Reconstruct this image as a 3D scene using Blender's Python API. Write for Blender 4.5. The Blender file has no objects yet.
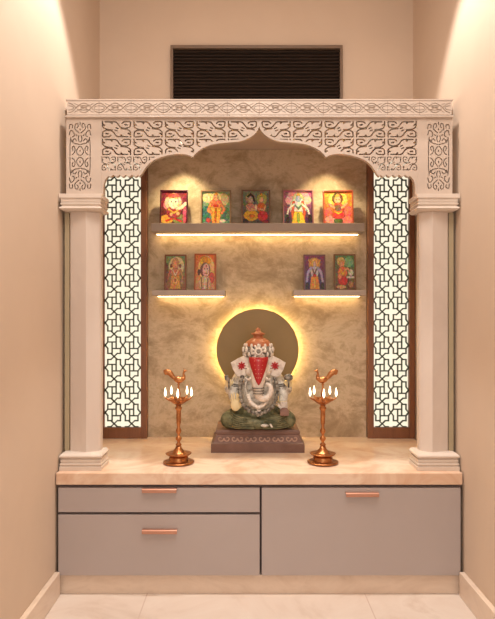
import bpy, bmesh, math, random
import numpy as np
from mathutils import Vector, Matrix
random.seed(7)
PI = math.pi
sc = bpy.context.scene
COL = sc.collection
V = Vector

# ------------------------------------------------------------------ materials
def mat(name, color, rough=.6, metal=0, emit=None, estr=0, spec=.5, coat=0):
    m = bpy.data.materials.new(name); m.use_nodes = True
    b = m.node_tree.nodes['Principled BSDF']
    b.inputs['Base Color'].default_value = (*color, 1)
    b.inputs['Roughness'].default_value = rough
    b.inputs['Metallic'].default_value = metal
    b.inputs['Specular IOR Level'].default_value = spec
    b.inputs['Coat Weight'].default_value = coat
    if emit:
        b.inputs['Emission Color'].default_value = (*emit, 1)
        b.inputs['Emission Strength'].default_value = estr
    return m

def nodes_of(m): return m.node_tree.nodes, m.node_tree.links, m.node_tree.nodes['Principled BSDF']

def mottled(name, stops, scale=6, detail=8, rough=.5, bump=0, bscale=40, dist=.4, stretch=(1, 1, 1), spec=.4, coat=0, nrough=.6):
    m = mat(name, stops[0][1], rough, spec=spec, coat=coat); N, L, b = nodes_of(m)
    g = N.new('ShaderNodeNewGeometry'); mp = N.new('ShaderNodeMapping'); mp.inputs['Scale'].default_value = stretch
    n = N.new('ShaderNodeTexNoise'); n.inputs['Scale'].default_value = scale; n.inputs['Detail'].default_value = detail
    n.inputs['Roughness'].default_value = nrough; n.inputs['Distortion'].default_value = dist
    r = N.new('ShaderNodeValToRGB'); e = r.color_ramp.elements
    e[0].position = stops[0][0]; e[0].color = (*stops[0][1], 1)
    e[1].position = stops[-1][0]; e[1].color = (*stops[-1][1], 1)
    for p, c in stops[1:-1]:
        k = e.new(p); k.color = (*c, 1)
    L.new(g.outputs['Position'], mp.inputs['Vector']); L.new(mp.outputs[0], n.inputs['Vector'])
    L.new(n.outputs['Fac'], r.inputs['Fac']); L.new(r.outputs['Color'], b.inputs['Base Color'])
    if bump:
        n2 = N.new('ShaderNodeTexNoise'); n2.inputs['Scale'].default_value = bscale; n2.inputs['Detail'].default_value = 6
        bp = N.new('ShaderNodeBump'); bp.inputs['Strength'].default_value = bump; bp.inputs['Distance'].default_value = .004
        L.new(mp.outputs[0], n2.inputs['Vector']); L.new(n2.outputs['Fac'], bp.inputs['Height']); L.new(bp.outputs[0], b.inputs['Normal'])
    return m

M = {}
M['wall'] = mottled('peach_paint', [(.3, (.60, .46, .35)), (.7, (.63, .485, .37))], 3, 4, .75, .05, 220, spec=.25)
M['ceil'] = mat('ceiling_paint', (.78, .70, .62), .8)
M['stone'] = mottled('carved_pink_beige_stone', [(.3, (.49, .39, .32)), (.7, (.55, .44, .36))], 9, 6, .42, .04, 90, spec=.5)
M['relief'] = mottled('relief_stone', [(.3, (.64, .51, .44)), (.7, (.72, .585, .50))], 12, 6, .38, spec=.5)
M['column'] = mottled('veined_column_stone', [(.30, (.60, .495, .42)), (.5, (.63, .52, .445)), (.62, (.67, .56, .48)), (.75, (.61, .50, .42))], 5, 8, .45, dist=.6, stretch=(1, 1, .45), spec=.5)
M['moulding'] = mottled('grey_beige_moulding', [(.3, (.62, .52, .44)), (.7, (.70, .59, .50))], 8, 5, .42, spec=.5)
M['stripstone'] = mat('olive_beige_strip', (.40, .32, .20), .5)
M['counter'] = mottled('cream_marble', [(.32, (.66, .41, .27)), (.44, (.74, .52, .37)), (.52, (.80, .61, .46)), (.60, (.76, .54, .40)), (.7, (.64, .38, .25))], 4.5, 9, .3, dist=1.6, spec=.5, coat=.05)
M['plinth'] = mottled('beige_marble', [(.28, (.60, .45, .34)), (.5, (.72, .57, .45)), (.75, (.63, .48, .37))], 5, 8, .35, dist=1.2, stretch=(1, 1, 2), spec=.5)
M['panelstone'] = mottled('patchy_stone_veneer', [(.36, (.36, .26, .155)), (.44, (.45, .335, .21)), (.5, (.56, .43, .285)), (.55, (.64, .51, .35)), (.61, (.52, .395, .25)), (.68, (.40, .295, .18))], 7.0, 15, .55, .4, 30, dist=.35, stretch=(.8, 1, 1.1), spec=.35, nrough=.74)
M['brown'] = mottled('brown_wood', [(.3, (.205, .085, .045)), (.7, (.27, .115, .06))], 14, 6, .4, stretch=(6, 6, .5), spec=.4)
M['lattice'] = mat('dark_green_lattice', (.07, .085, .05), .45)
M['glow'] = mat('backlit_diffuser', (.25, .25, .22), .5, emit=(1, .91, .70), estr=.70)
M['cab'] = mottled('mauve_grey_laminate', [(.3, (.425, .36, .34)), (.7, (.44, .375, .355))], 5, 3, .32, spec=.5)
M['cabbody'] = mat('cabinet_carcase_dark', (.17, .125, .12), .6)
M['copper'] = mat('copper_pull', (.50, .25, .17), .33, .6)
M['brass'] = mottled('aged_copper_brass', [(.3, (.30, .105, .038)), (.7, (.60, .25, .085))], 60, 4, .28, spec=.5)
M['brass'].node_tree.nodes['Principled BSDF'].inputs['Metallic'].default_value = .85
M['flame'] = mat('flame', (1, .9, .7), .5, emit=(1, .86, .60), estr=3.2)
M['wick'] = mat('cotton_wick', (.8, .75, .62), .8)
M['vent'] = mat('dark_vent_slat', (.026, .015, .010), .75, spec=.2)
M['ventframe'] = mat('bronze_vent_frame', (.17, .105, .065), .45)
M['shelf'] = mottled('taupe_shelf', [(.3, (.40, .315, .255)), (.7, (.46, .365, .30))], 7, 5, .5)
M['led'] = mat('warm_led_strip', (1, .8, .5), .5, emit=(1, .70, .32), estr=10)
M['haloled'] = mat('yellow_halo_led', (1, .8, .4), .5, emit=(1, .74, .26), estr=30)
M['disc'] = mottled('bronze_gold_disc', [(.3, (.26, .165, .052)), (.7, (.30, .19, .062))], 5, 4, .42, spec=.5)
M['silver'] = mottled('silver_white_idol', [(.34, (.30, .27, .23)), (.46, (.62, .57, .50)), (.60, (.80, .75, .68))], 62, 5, .4, .3, 160, spec=.6)
M['white'] = mottled('ivory_idol_skin', [(.35, (.62, .53, .46)), (.55, (.80, .71, .63))], 60, 4, .4, .15, 150)
M['pearl'] = mat('pearl_white', (.82, .74, .66), .35)
M['cream'] = mat('cream_palm', (.80, .66, .38), .5)
M['greyorn'] = mottled('oxidised_grey', [(.38, (.07, .06, .05)), (.62, (.36, .32, .27))], 90, 4, .4, .4, 200)
M['green'] = mottled('olive_green_cloth', [(.36, (.06, .07, .035)), (.60, (.21, .20, .105))], 34, 7, .5, .8, 70)
M['red'] = mat('red_forehead_enamel', (.42, .012, .016), .35)
M['orange'] = mat('orange_crown', (.42, .13, .05), .4)
M['pedestal'] = mottled('brown_carved_wood', [(.3, (.165, .085, .062)), (.7, (.22, .118, .088))], 20, 5, .45)
M['pedrel'] = mat('raised_scroll_wood', (.44, .27, .20), .35)
M['sweet'] = mat('brown_sweet', (.24, .13, .10), .6)
M['pfback'] = mat('picture_backing_board', (.20, .13, .09), .7)
M['light'] = mat('downlight_lens', (1, .9, .75), .5, emit=(1, .82, .6), estr=1.5)
M['trimw'] = mat('downlight_ring', (.7, .66, .6), .4)

# floor: large polished cream tiles with joints
def floor_mat():
    m = mottled('cream_floor_tiles', [(.3, (.58, .45, .36)), (.46, (.68, .56, .47)), (.60, (.71, .60, .51)), (.72, (.62, .49, .40))], 2.6, 9, .22, dist=1.4, spec=.5)
    N, L, b = nodes_of(m)
    src = b.inputs['Base Color'].links[0].from_socket
    g = N.new('ShaderNodeNewGeometry'); mp = N.new('ShaderNodeMapping'); mp.inputs['Location'].default_value = (.415, .8, 0)
    br = N.new('ShaderNodeTexBrick'); br.offset = 0; br.inputs['Scale'].default_value = 1
    br.inputs['Brick Width'].default_value = .804; br.inputs['Row Height'].default_value = .9
    br.inputs['Mortar Size'].default_value = .0022; br.inputs['Mortar Smooth'].default_value = 0
    mx = N.new('ShaderNodeMix'); mx.data_type = 'RGBA'
    L.new(g.outputs['Position'], mp.inputs[0]); L.new(mp.outputs[0], br.inputs['Vector'])
    L.new(br.outputs['Fac'], mx.inputs['Factor']); L.new(src, mx.inputs[6]); mx.inputs[7].default_value = (.58, .44, .36, 1)
    L.new(mx.outputs[2], b.inputs['Base Color'])
    return m
M['floor'] = floor_mat()

def print_mat():
    m = mat('printed_picture', (1, 1, 1), .35); N, L, b = nodes_of(m)
    a = N.new('ShaderNodeVertexColor'); a.layer_name = 'print'
    L.new(a.outputs['Color'], b.inputs['Base Color']); return m
M['print'] = print_mat()

# ------------------------------------------------------------------ object helpers
def obj(name, bm, m, parent=None, smooth=False, mods=None):
    me = bpy.data.meshes.new(name)
    if parent is not None:
        root = parent
        while root.parent: root = root.parent
        off = root.location
    else:
        xs = [v.co for v in bm.verts]
        off = V(((min(v.x for v in xs)+max(v.x for v in xs))/2, (min(v.y for v in xs)+max(v.y for v in xs))/2, min(v.z for v in xs)))
    for v in bm.verts: v.co -= off
    bm.to_mesh(me); bm.free()
    for p in me.polygons: p.use_smooth = smooth
    me.materials.append(M[m] if isinstance(m, str) else m)
    o = bpy.data.objects.new(name, me); COL.objects.link(o)
    if parent is not None: o.parent = parent
    else: o.location = off
    return o

def thing(name, label, cat, loc, group=None):
    o = bpy.data.objects.new(name, None); COL.objects.link(o); o.location = loc
    o.empty_display_size = .05
    return tag(o, label, cat, group)

def tag(o, label, cat, group=None):
    o['label'] = label; o['category'] = cat
    if group: o['group'] = group
    return o

def struct(o, label=None):
    o['kind'] = 'structure'
    if label: o['label'] = label
    return o

def NB(): return bmesh.new()

def box(bm, x0, x1, y0, y1, z0, z1, bev=0):
    vs = [bm.verts.new((x, y, z)) for x in (x0, x1) for y in (y0, y1) for z in (z0, z1)]
    fs = [(0, 1, 3, 2), (4, 6, 7, 5), (0, 4, 5, 1), (2, 3, 7, 6), (0, 2, 6, 4), (1, 5, 7, 3)]
    faces = [bm.faces.new([vs[i] for i in f]) for f in fs]
    if bev:
        es = list({e for f in faces for e in f.edges})
        bmesh.ops.bevel(bm, geom=es, offset=bev, segments=2, profile=.5, affect='EDGES')
    return bm

def lathe(bm, cx, cy, prof, n=32, sy=1):
    """prof: (r, z) from bottom to top, absolute z"""
    rings = []
    for r, z in prof:
        if r < 1e-5: rings.append([bm.verts.new((cx, cy, z))])
        else: rings.append([bm.verts.new((cx+r*math.cos(2*PI*k/n), cy+sy*r*math.sin(2*PI*k/n), z)) for k in range(n)])
    for a, b in zip(rings, rings[1:]):
        for k in range(n):
            q = [a[k % len(a)], a[(k+1) % len(a)], b[(k+1) % len(b)], b[k % len(b)]]
            q2 = []
            for v in q:
                if v not in q2: q2.append(v)
            if len(q2) > 2:
                try: bm.faces.new(q2)
                except ValueError: pass
    if len(rings[0]) > 1: bm.faces.new(rings[0][::-1])
    if len(rings[-1]) > 1: bm.faces.new(rings[-1])

def tube(bm, pts, r, n=8, flat=1, closed=False, nrm=None):
    """sweep; r number or list; flat scales along y (relief)"""
    pts = [V(p) for p in pts]; k = len(pts)
    rs = r if isinstance(r, (list, tuple)) else [r]*k
    rings = []
    up = V(nrm) if nrm else V((0, 1, 0))
    for i, p in enumerate(pts):
        if closed: t = pts[(i+1) % k]-pts[i-1]
        else: t = pts[min(i+1, k-1)]-pts[max(i-1, 0)]
        if t.length < 1e-9: t = V((0, 0, 1))
        t.normalize()
        u = up
        if abs(t.dot(u)) > .95: u = V((1, 0, 0))
        a = t.cross(u).normalized(); b = a.cross(t).normalized()
        rings.append([bm.verts.new(p+a*(rs[i]*math.cos(2*PI*j/n))+b*(rs[i]*flat*math.sin(2*PI*j/n))) for j in range(n)])
    m = k if closed else k-1
    for i in range(m):
        A, B = rings[i], rings[(i+1) % k]
        for j in range(n): bm.faces.new((A[j], A[(j+1) % n], B[(j+1) % n], B[j]))
    if not closed:
        bm.faces.new(rings[0][::-1]); bm.faces.new(rings[-1])

def ell(bm, c, r, rot=None, seg=20, ring=12):
    mt = Matrix.Translation(V(c))
    if rot: mt = mt @ Matrix.Rotation(rot[0], 4, 'X') @ Matrix.Rotation(rot[1], 4, 'Y') @ Matrix.Rotation(rot[2], 4, 'Z')
    mt = mt @ Matrix.Diagonal((r[0], r[1], r[2], 1))
    bmesh.ops.create_uvsphere(bm, u_segments=seg, v_segments=ring, radius=1, matrix=mt)

def prism(bm, pts, y0, y1, bev=0):
    """pts in x,z"""
    a = [bm.verts.new((x, y0, z)) for x, z in pts]; b = [bm.verts.new((x, y1, z)) for x, z in pts]
    fa = bm.faces.new(a); bm.faces.new(b[::-1]); n = len(pts)
    for i in range(n): bm.faces.new((a[i], b[i], b[(i+1) % n], a[(i+1) % n]))
    if bev:
        bmesh.ops.bevel(bm, geom=list(fa.edges), offset=bev, segments=2, profile=.5, affect='EDGES')

def smoothline(pts, n=6):
    """Catmull-Rom"""
    P = [V(p) for p in pts]; out = []
    for i in range(len(P)-1):
        a = P[max(i-1, 0)]; b = P[i]; c = P[i+1]; d = P[min(i+2, len(P)-1)]
        for k in range(n):
            t = k/n
            out.append(.5*((2*b)+(c-a)*t+(2*a-5*b+4*c-d)*t*t+(3*b-a-3*c+d)*t**3))
    out.append(P[-1]); return out

def remeshed(name, bm, m, parent, voxel=.004, smooth_it=4):
    """fuse overlapping volumes into one continuous surface"""
    o = obj(name, bm, m, parent, True)
    md = o.modifiers.new('r', 'REMESH'); md.mode = 'VOXEL'; md.voxel_size = voxel; md.use_smooth_shade = True
    ms = o.modifiers.new('s', 'SMOOTH'); ms.iterations = smooth_it; ms.factor = .5
    dg = bpy.context.evaluated_depsgraph_get(); dg.update()
    me = bpy.data.meshes.new_from_object(o.evaluated_get(dg))
    o.modifiers.clear(); old = o.data; o.data = me; bpy.data.meshes.remove(old)
    if not me.materials: me.materials.append(M[m])
    for p in me.polygons: p.use_smooth = True
    return o

# ------------------------------------------------------------------ camera
CX, CY, CZ = -.05, -2.10, 1.015
F = 569.0
cam = bpy.data.cameras.new('camera'); co = bpy.data.objects.new('camera', cam); COL.objects.link(co)
co.location = (CX, CY, CZ); co.rotation_euler = (PI/2, 0, 0)
cam.sensor_fit = 'HORIZONTAL'; cam.sensor_width = 36; cam.lens = 36*F/495
cam.shift_x = 1.5/495; cam.shift_y = 9.5/495; cam.clip_start = .02
sc.camera = co
def S(y): return F/(y-CY)
def X(px, y): return (px-246)/S(y)+CX
def Z(py, y): return CZ+(319-py)/S(y)

# ------------------------------------------------------------------ room
YW = .63
W = .752
b = NB(); box(b, -W-.1, W+.1, -3.2, YW+.1, -.08, 0); struct(obj('floor', b, 'floor'), 'cream polished tile floor')
b = NB(); box(b, -W-.1, W+.1, -3.2, YW+.1, 2.75, 2.83); struct(obj('ceiling', b, 'ceil'), 'plain painted ceiling')
b = NB(); box(b, -W-.1, -W, -3.2, YW+.1, 0, 2.75); struct(obj('wall_left', b, 'wall'), 'peach painted wall on the left')
b = NB(); box(b, W, W+.1, -3.2, YW+.1, 0, 2.75); struct(obj('wall_right', b, 'wall'), 'peach painted wall on the right')
b = NB(); box(b, -W, W, YW, YW+.1, 0, 2.75); struct(obj('wall_back', b, 'wall'), 'peach painted back wall of the alcove')
for s, nm in ((-1, 'left'), (1, 'right')):
    b = NB(); x0, x1 = sorted((s*W, s*(W-.02)))
    box(b, x0, x1, -3.1, -.012, 0, .088, .003)
    struct(obj('baseboard_'+nm, b, 'plinth'), 'beige marble skirting along the %s wall' % nm)

# ------------------------------------------------------------------ louvred vent above
vx0, vx1, vz0, vz1 = X(171, YW), X(342, YW), 1.86, Z(47, YW)
t = thing('louvered_vent', 'wide dark brown louvered vent high on the back wall', 'vent', ((vx0+vx1)/2, YW, vz0))
b = NB(); fw = .016
box(b, vx0, vx1, YW-.022, YW, vz1-fw, vz1, .002); box(b, vx0, vx1, YW-.022, YW, vz0, vz0+fw, .002)
box(b, vx0, vx0+fw*.8, YW-.022, YW, vz0+fw, vz1-fw, .002); box(b, vx1-fw*.8, vx1, YW-.022, YW, vz0+fw, vz1-fw, .002)
obj('frame', b, 'ventframe', t)
b = NB(); n = 26
for i in range(n):
    z = vz0+fw+(vz1-vz0-2*fw)*(i+.5)/n; h = (vz1-vz0-2*fw)/n
    vs = [(YW-.014, z-h*.5), (YW-.002, z+h*.35), (YW-.002, z+h*.5), (YW-.016, z-h*.3)]
    a = [b.verts.new((vx0+fw*.8, y, zz)) for y, zz in vs]; c = [b.verts.new((vx1-fw*.8, y, zz)) for y, zz in vs]
    b.faces.new(a); b.faces.new(c[::-1])
    for k in range(4): b.faces.new((a[k], c[k], c[(k+1) % 4], a[(k+1) % 4]))
bmesh.ops.recalc_face_normals(b, faces=b.faces)
obj('slats', b, 'vent', t)
b = NB(); box(b, vx0+.01, vx1-.01, YW-.002, YW, vz0+.01, vz1-.01); obj('backing', b, 'vent', t)

# ------------------------------------------------------------------ counter + cabinets
CT = .450; CB = .406
b = NB(); box(b, -.748, .745, -.012, YW, CB, CT, .003)
tag(obj('countertop', b, 'counter'), 'cream and peach marble countertop over the grey drawers', 'countertop')
b = NB(); box(b, -.748, .748, .004, .03, 0, .068, .001)
tag(obj('plinth', b, 'plinth'), 'beige marble plinth strip under the grey drawer fronts', 'plinth')
xs = X(260.5, 0)
def pull(parent, xa, xb, z, y0=-.008):
    b = NB()
    pr = [(y0, z+.006), (y0-.013, z+.006), (y0-.016, z+.003), (y0-.016, z-.0085), (y0-.012, z-.0085), (y0-.014, z+.002), (y0, z+.002)]
    a = [b.verts.new((xa, y, zz)) for y, zz in pr]; c = [b.verts.new((xb, y, zz)) for y, zz in pr]
    b.faces.new(a); b.faces.new(c[::-1]); k = len(pr)
    for i in range(k): b.faces.new((a[i], c[i], c[(i+1) % k], a[(i+1) % k]))
    bmesh.ops.recalc_face_normals(b, faces=b.faces)
    h = obj('handle', b, 'copper', parent); h['label'] = 'copper edge pull'
def front(name, parent, px0, px1, py0, py1):
    b = NB(); box(b, X(px0, -.008), X(px1, -.008), -.008, .012, Z(py1, -.008), Z(py0, -.008), .0012)
    return obj(name, b, 'cab', parent)
t = thing('drawer_cabinet', 'left grey lacquered cabinet with a shallow drawer over a deep drawer', 'cabinet', (-.37, .2, .068))
b = NB(); box(b, -.747, xs-.001, .012, YW-.02, .068, CB); obj('body', b, 'cabbody', t)
d = front('drawer', t, 58.2, 259.6, 488, 512.2); pull(d, X(142, -.02), X(176.5, -.02), Z(490.5, -.02))
d = front('drawer', t, 58.2, 259.6, 514.8, 575.5); pull(d, X(142, -.02), X(177, -.02), Z(531.5, -.02))
t = thing('flap_cabinet', 'right grey lacquered cabinet with one wide undivided front', 'cabinet', (.37, .2, .068))
b = NB(); box(b, xs+.001, .747, .012, YW-.02, .068, CB); obj('body', b, 'cabbody', t)
d = front('door', t, 261.8, 460.6, 488, 575.5); pull(d, X(346, -.02), X(379, -.02), Z(494.5, -.02))

# ------------------------------------------------------------------ stone panel, jali panels
YP = .622
PX = .520
SOF = 1.826
b = NB(); box(b, -.5175, .5255, YP, YW-.0012, CT+.0005, SOF-.0005)
tag(obj('back_panel', b, 'panelstone'), 'mottled beige stone panel lining the back of the shrine niche', 'wall panel')

def lattice(bm, xc, y0, y1, zb, zt, xw):
    cw, ch = .0832, .1064
    zc = Z(199.5, .60)
    r = .0029
    q = [(1, 0), (.72, .29), (.72, .73), (.36, .73), (0, 1)]
    segs = []
    def addpoly(pts): segs.extend(list(zip(pts, pts[1:])))
    cells = [(i, j) for i in (-2, -1, 0, 1) for j in range(-11, 4)]
    for i, j in cells:
        cx = xc+(i+.5)*cw; cz = zc+(j+.5)*ch
        f = lambda u, v: (cx+u*cw/2, cz+v*ch/2)
        for su in (1, -1):
            for sv in (1, -1): addpoly([f(u*su, v*sv) for u, v in q])
        s = .23
        # pinwheel; v up
        addpoly([f(-.72, .29), f(s, .29)]); addpoly([f(.72, -.29), f(-s, -.29)])
        addpoly([f(s, .73), f(s, -.29)]); addpoly([f(-s, -.73), f(-s, .29)])
    def clip(a, c):
        (xa, za), (xb, zb_) = a, c
        t0, t1 = 0, 1; dx, dz = xb-xa, zb_-za
        for p, qv in ((-dx, xa-(xc-xw)), (dx, xc+xw-xa), (-dz, za-zb), (dz, zt-za)):
            if abs(p) < 1e-12:
                if qv < 0: return None
            else:
                tt = qv/p
                if p < 0: t0 = max(t0, tt)
                else: t1 = min(t1, tt)
        if t1-t0 < .03: return None
        return (xa+dx*t0, za+dz*t0), (xa+dx*t1, za+dz*t1)
    for a, c in segs:
        k = clip(a, c)
        if not k: continue
        (xa, za), (xb, zb_) = k
        d = V((xb-xa, 0, zb_-za)); L = d.length
        if L < .001: continue
        d.normalize(); nrm = V((-d.z, 0, d.x))*r; e = d*r*.8
        p = [V((xa, 0, za))-e-nrm, V((xb, 0, zb_))+e-nrm, V((xb, 0, zb_))+e+nrm, V((xa, 0, za))-e+nrm]
        A = [bm.verts.new((v.x, y0, v.z)) for v in p]; B = [bm.verts.new((v.x, y1, v.z)) for v in p]
        bm.faces.new(A); bm.faces.new(B[::-1])
        for i in range(4): bm.faces.new((A[i], B[i], B[(i+1) % 4], A[(i+1) % 4]))
    bmesh.ops.recalc_face_normals(bm, faces=bm.faces)

JT = 1.775
for s, side in ((-1, 'left'), (1, 'right')):
    xc = s*.634; fi = s*.519; fo = s*.7485
    wi = s*.5475; wo = s*.7215
    if s > 0: fi, wi = .5275, .5545
    t = thing('jali_panel', 'backlit geometric lattice panel in a brown frame behind the %s column' % side, 'lattice panel', (xc, .6, CT), 'backlit lattice side panels')
    b = NB(); y0, y1 = .588, YW-.001
    x0, x1 = sorted((fi, wi)); box(b, x0, x1, y0, y1, CT, SOF-.001, .0015)
    x0, x1 = sorted((fo, wo)); box(b, x0, x1, y0, y1, CT, SOF-.001, .0015)
    x0, x1 = sorted((wi, wo)); box(b, x0, x1, y0, y1, CT, Z(427.6, .588), .0015); box(b, x0, x1, y0, y1, JT, SOF-.001, .0015)
    obj('frame', b, 'brown', t)
    b = NB(); box(b, x0, x1, .612, .616, CT+.03, JT+.005); o = obj('diffuser', b, 'glow', t); o['label'] = 'glowing white diffuser'
    b = NB(); lattice(b, (x0+x1)/2, .598, .606, .5035, JT, (x1-x0)/2); o = obj('lattice', b, 'lattice', t); o['label'] = 'dark green lattice'

# ------------------------------------------------------------------ shelves
def shelf(name, px0, px1, py0, py1, label, ysh):
    x0, x1 = X(px0, ysh), X(px1, ysh); z1, z0 = Z(py0, ysh), Z(py1, ysh)
    t = thing(name, label, 'shelf', ((x0+x1)/2, YP, z0), 'taupe lit shelves in the niche')
    b = NB(); box(b, x0, x1, ysh, YP-.001, z0, z1, .0015); obj('board', b, 'shelf', t)
    b = NB(); box(b, x0+.012, x1-.012, YP-.028, YP-.018, z0-.0025, z0); o = obj('light_strip', b, 'led', t); o['label'] = 'warm light strip'
    return z1
YS = .50
zs1 = shelf('wall_shelf', 151, 364.5, 223, 231.3, 'long taupe shelf carrying five framed pictures', YS)
zs2 = shelf('wall_shelf', 152, 225, 290, 295.5, 'short taupe shelf on the left carrying two framed pictures', YS)
shelf('wall_shelf', 293.5, 366, 290, 295.5, 'short taupe shelf on the right carrying two framed pictures', YS)

# ------------------------------------------------------------------ pictures
def srgb(c):
    return tuple(((v/255)/12.92 if v/255 <= .04045 else ((v/255+.055)/1.055)**2.4) for v in c)
NX, NZ = 56, 68
gx, gz = np.meshgrid((np.arange(NX)+.5)/NX, (np.arange(NZ)+.5)/NZ)
def paint(bg, shapes, seed=0):
    rs = np.random.RandomState(seed)
    img = np.zeros((NZ, NX, 3))
    top, bot = np.array(bg[0], float), np.array(bg[1], float)
    img[:] = bot+(top-bot)*gz[..., None]
    for sh in shapes:
        if sh[0] == 'e':
            _, cx, cz, rx, rz, c = sh[:6]; a = sh[6] if len(sh) > 6 else 0
            dx, dz = gx-cx, gz-cz; u = dx*math.cos(a)+dz*math.sin(a); v = -dx*math.sin(a)+dz*math.cos(a)
            m = (u/rx)**2+(v/rz)**2 < 1
        elif sh[0] == 'l':
            _, pts, w, c = sh; m = np.zeros_like(gx, bool)
            for (x0, z0), (x1, z1) in zip(pts, pts[1:]):
                dx, dz = x1-x0, z1-z0; t = np.clip(((gx-x0)*dx+(gz-z0)*dz)/(dx*dx+dz*dz+1e-9), 0, 1)
                m |= np.hypot(gx-x0-t*dx, gz-z0-t*dz) < w
        else:
            _, pts, c = sh; m = np.zeros_like(gx, bool); k = len(pts)
            for i in range(k):
                x0, z0 = pts[i]; x1, z1 = pts[(i+1) % k]
                if z0 == z1: continue
                cr = ((z0 > gz) != (z1 > gz)) & (gx < (x1-x0)*(gz-z0)/(z1-z0)+x0); m ^= cr
        img[m] = np.array(c, float)
        e = m & ~(np.roll(m, 1, 0) & np.roll(m, -1, 0) & np.roll(m, 1, 1) & np.roll(m, -1, 1)); img[e] *= .72
    small = rs.normal(0, 1, (NZ//3+1, NX//3+1, 3)); img += 17*np.kron(small, np.ones((3, 3, 1)))[:NZ, :NX]
    img += rs.normal(0, 12, img.shape[:2])[..., None]
    img = img*.88+np.array((185, 150, 115))*.12
    return np.clip(img, 0, 255)

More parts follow.
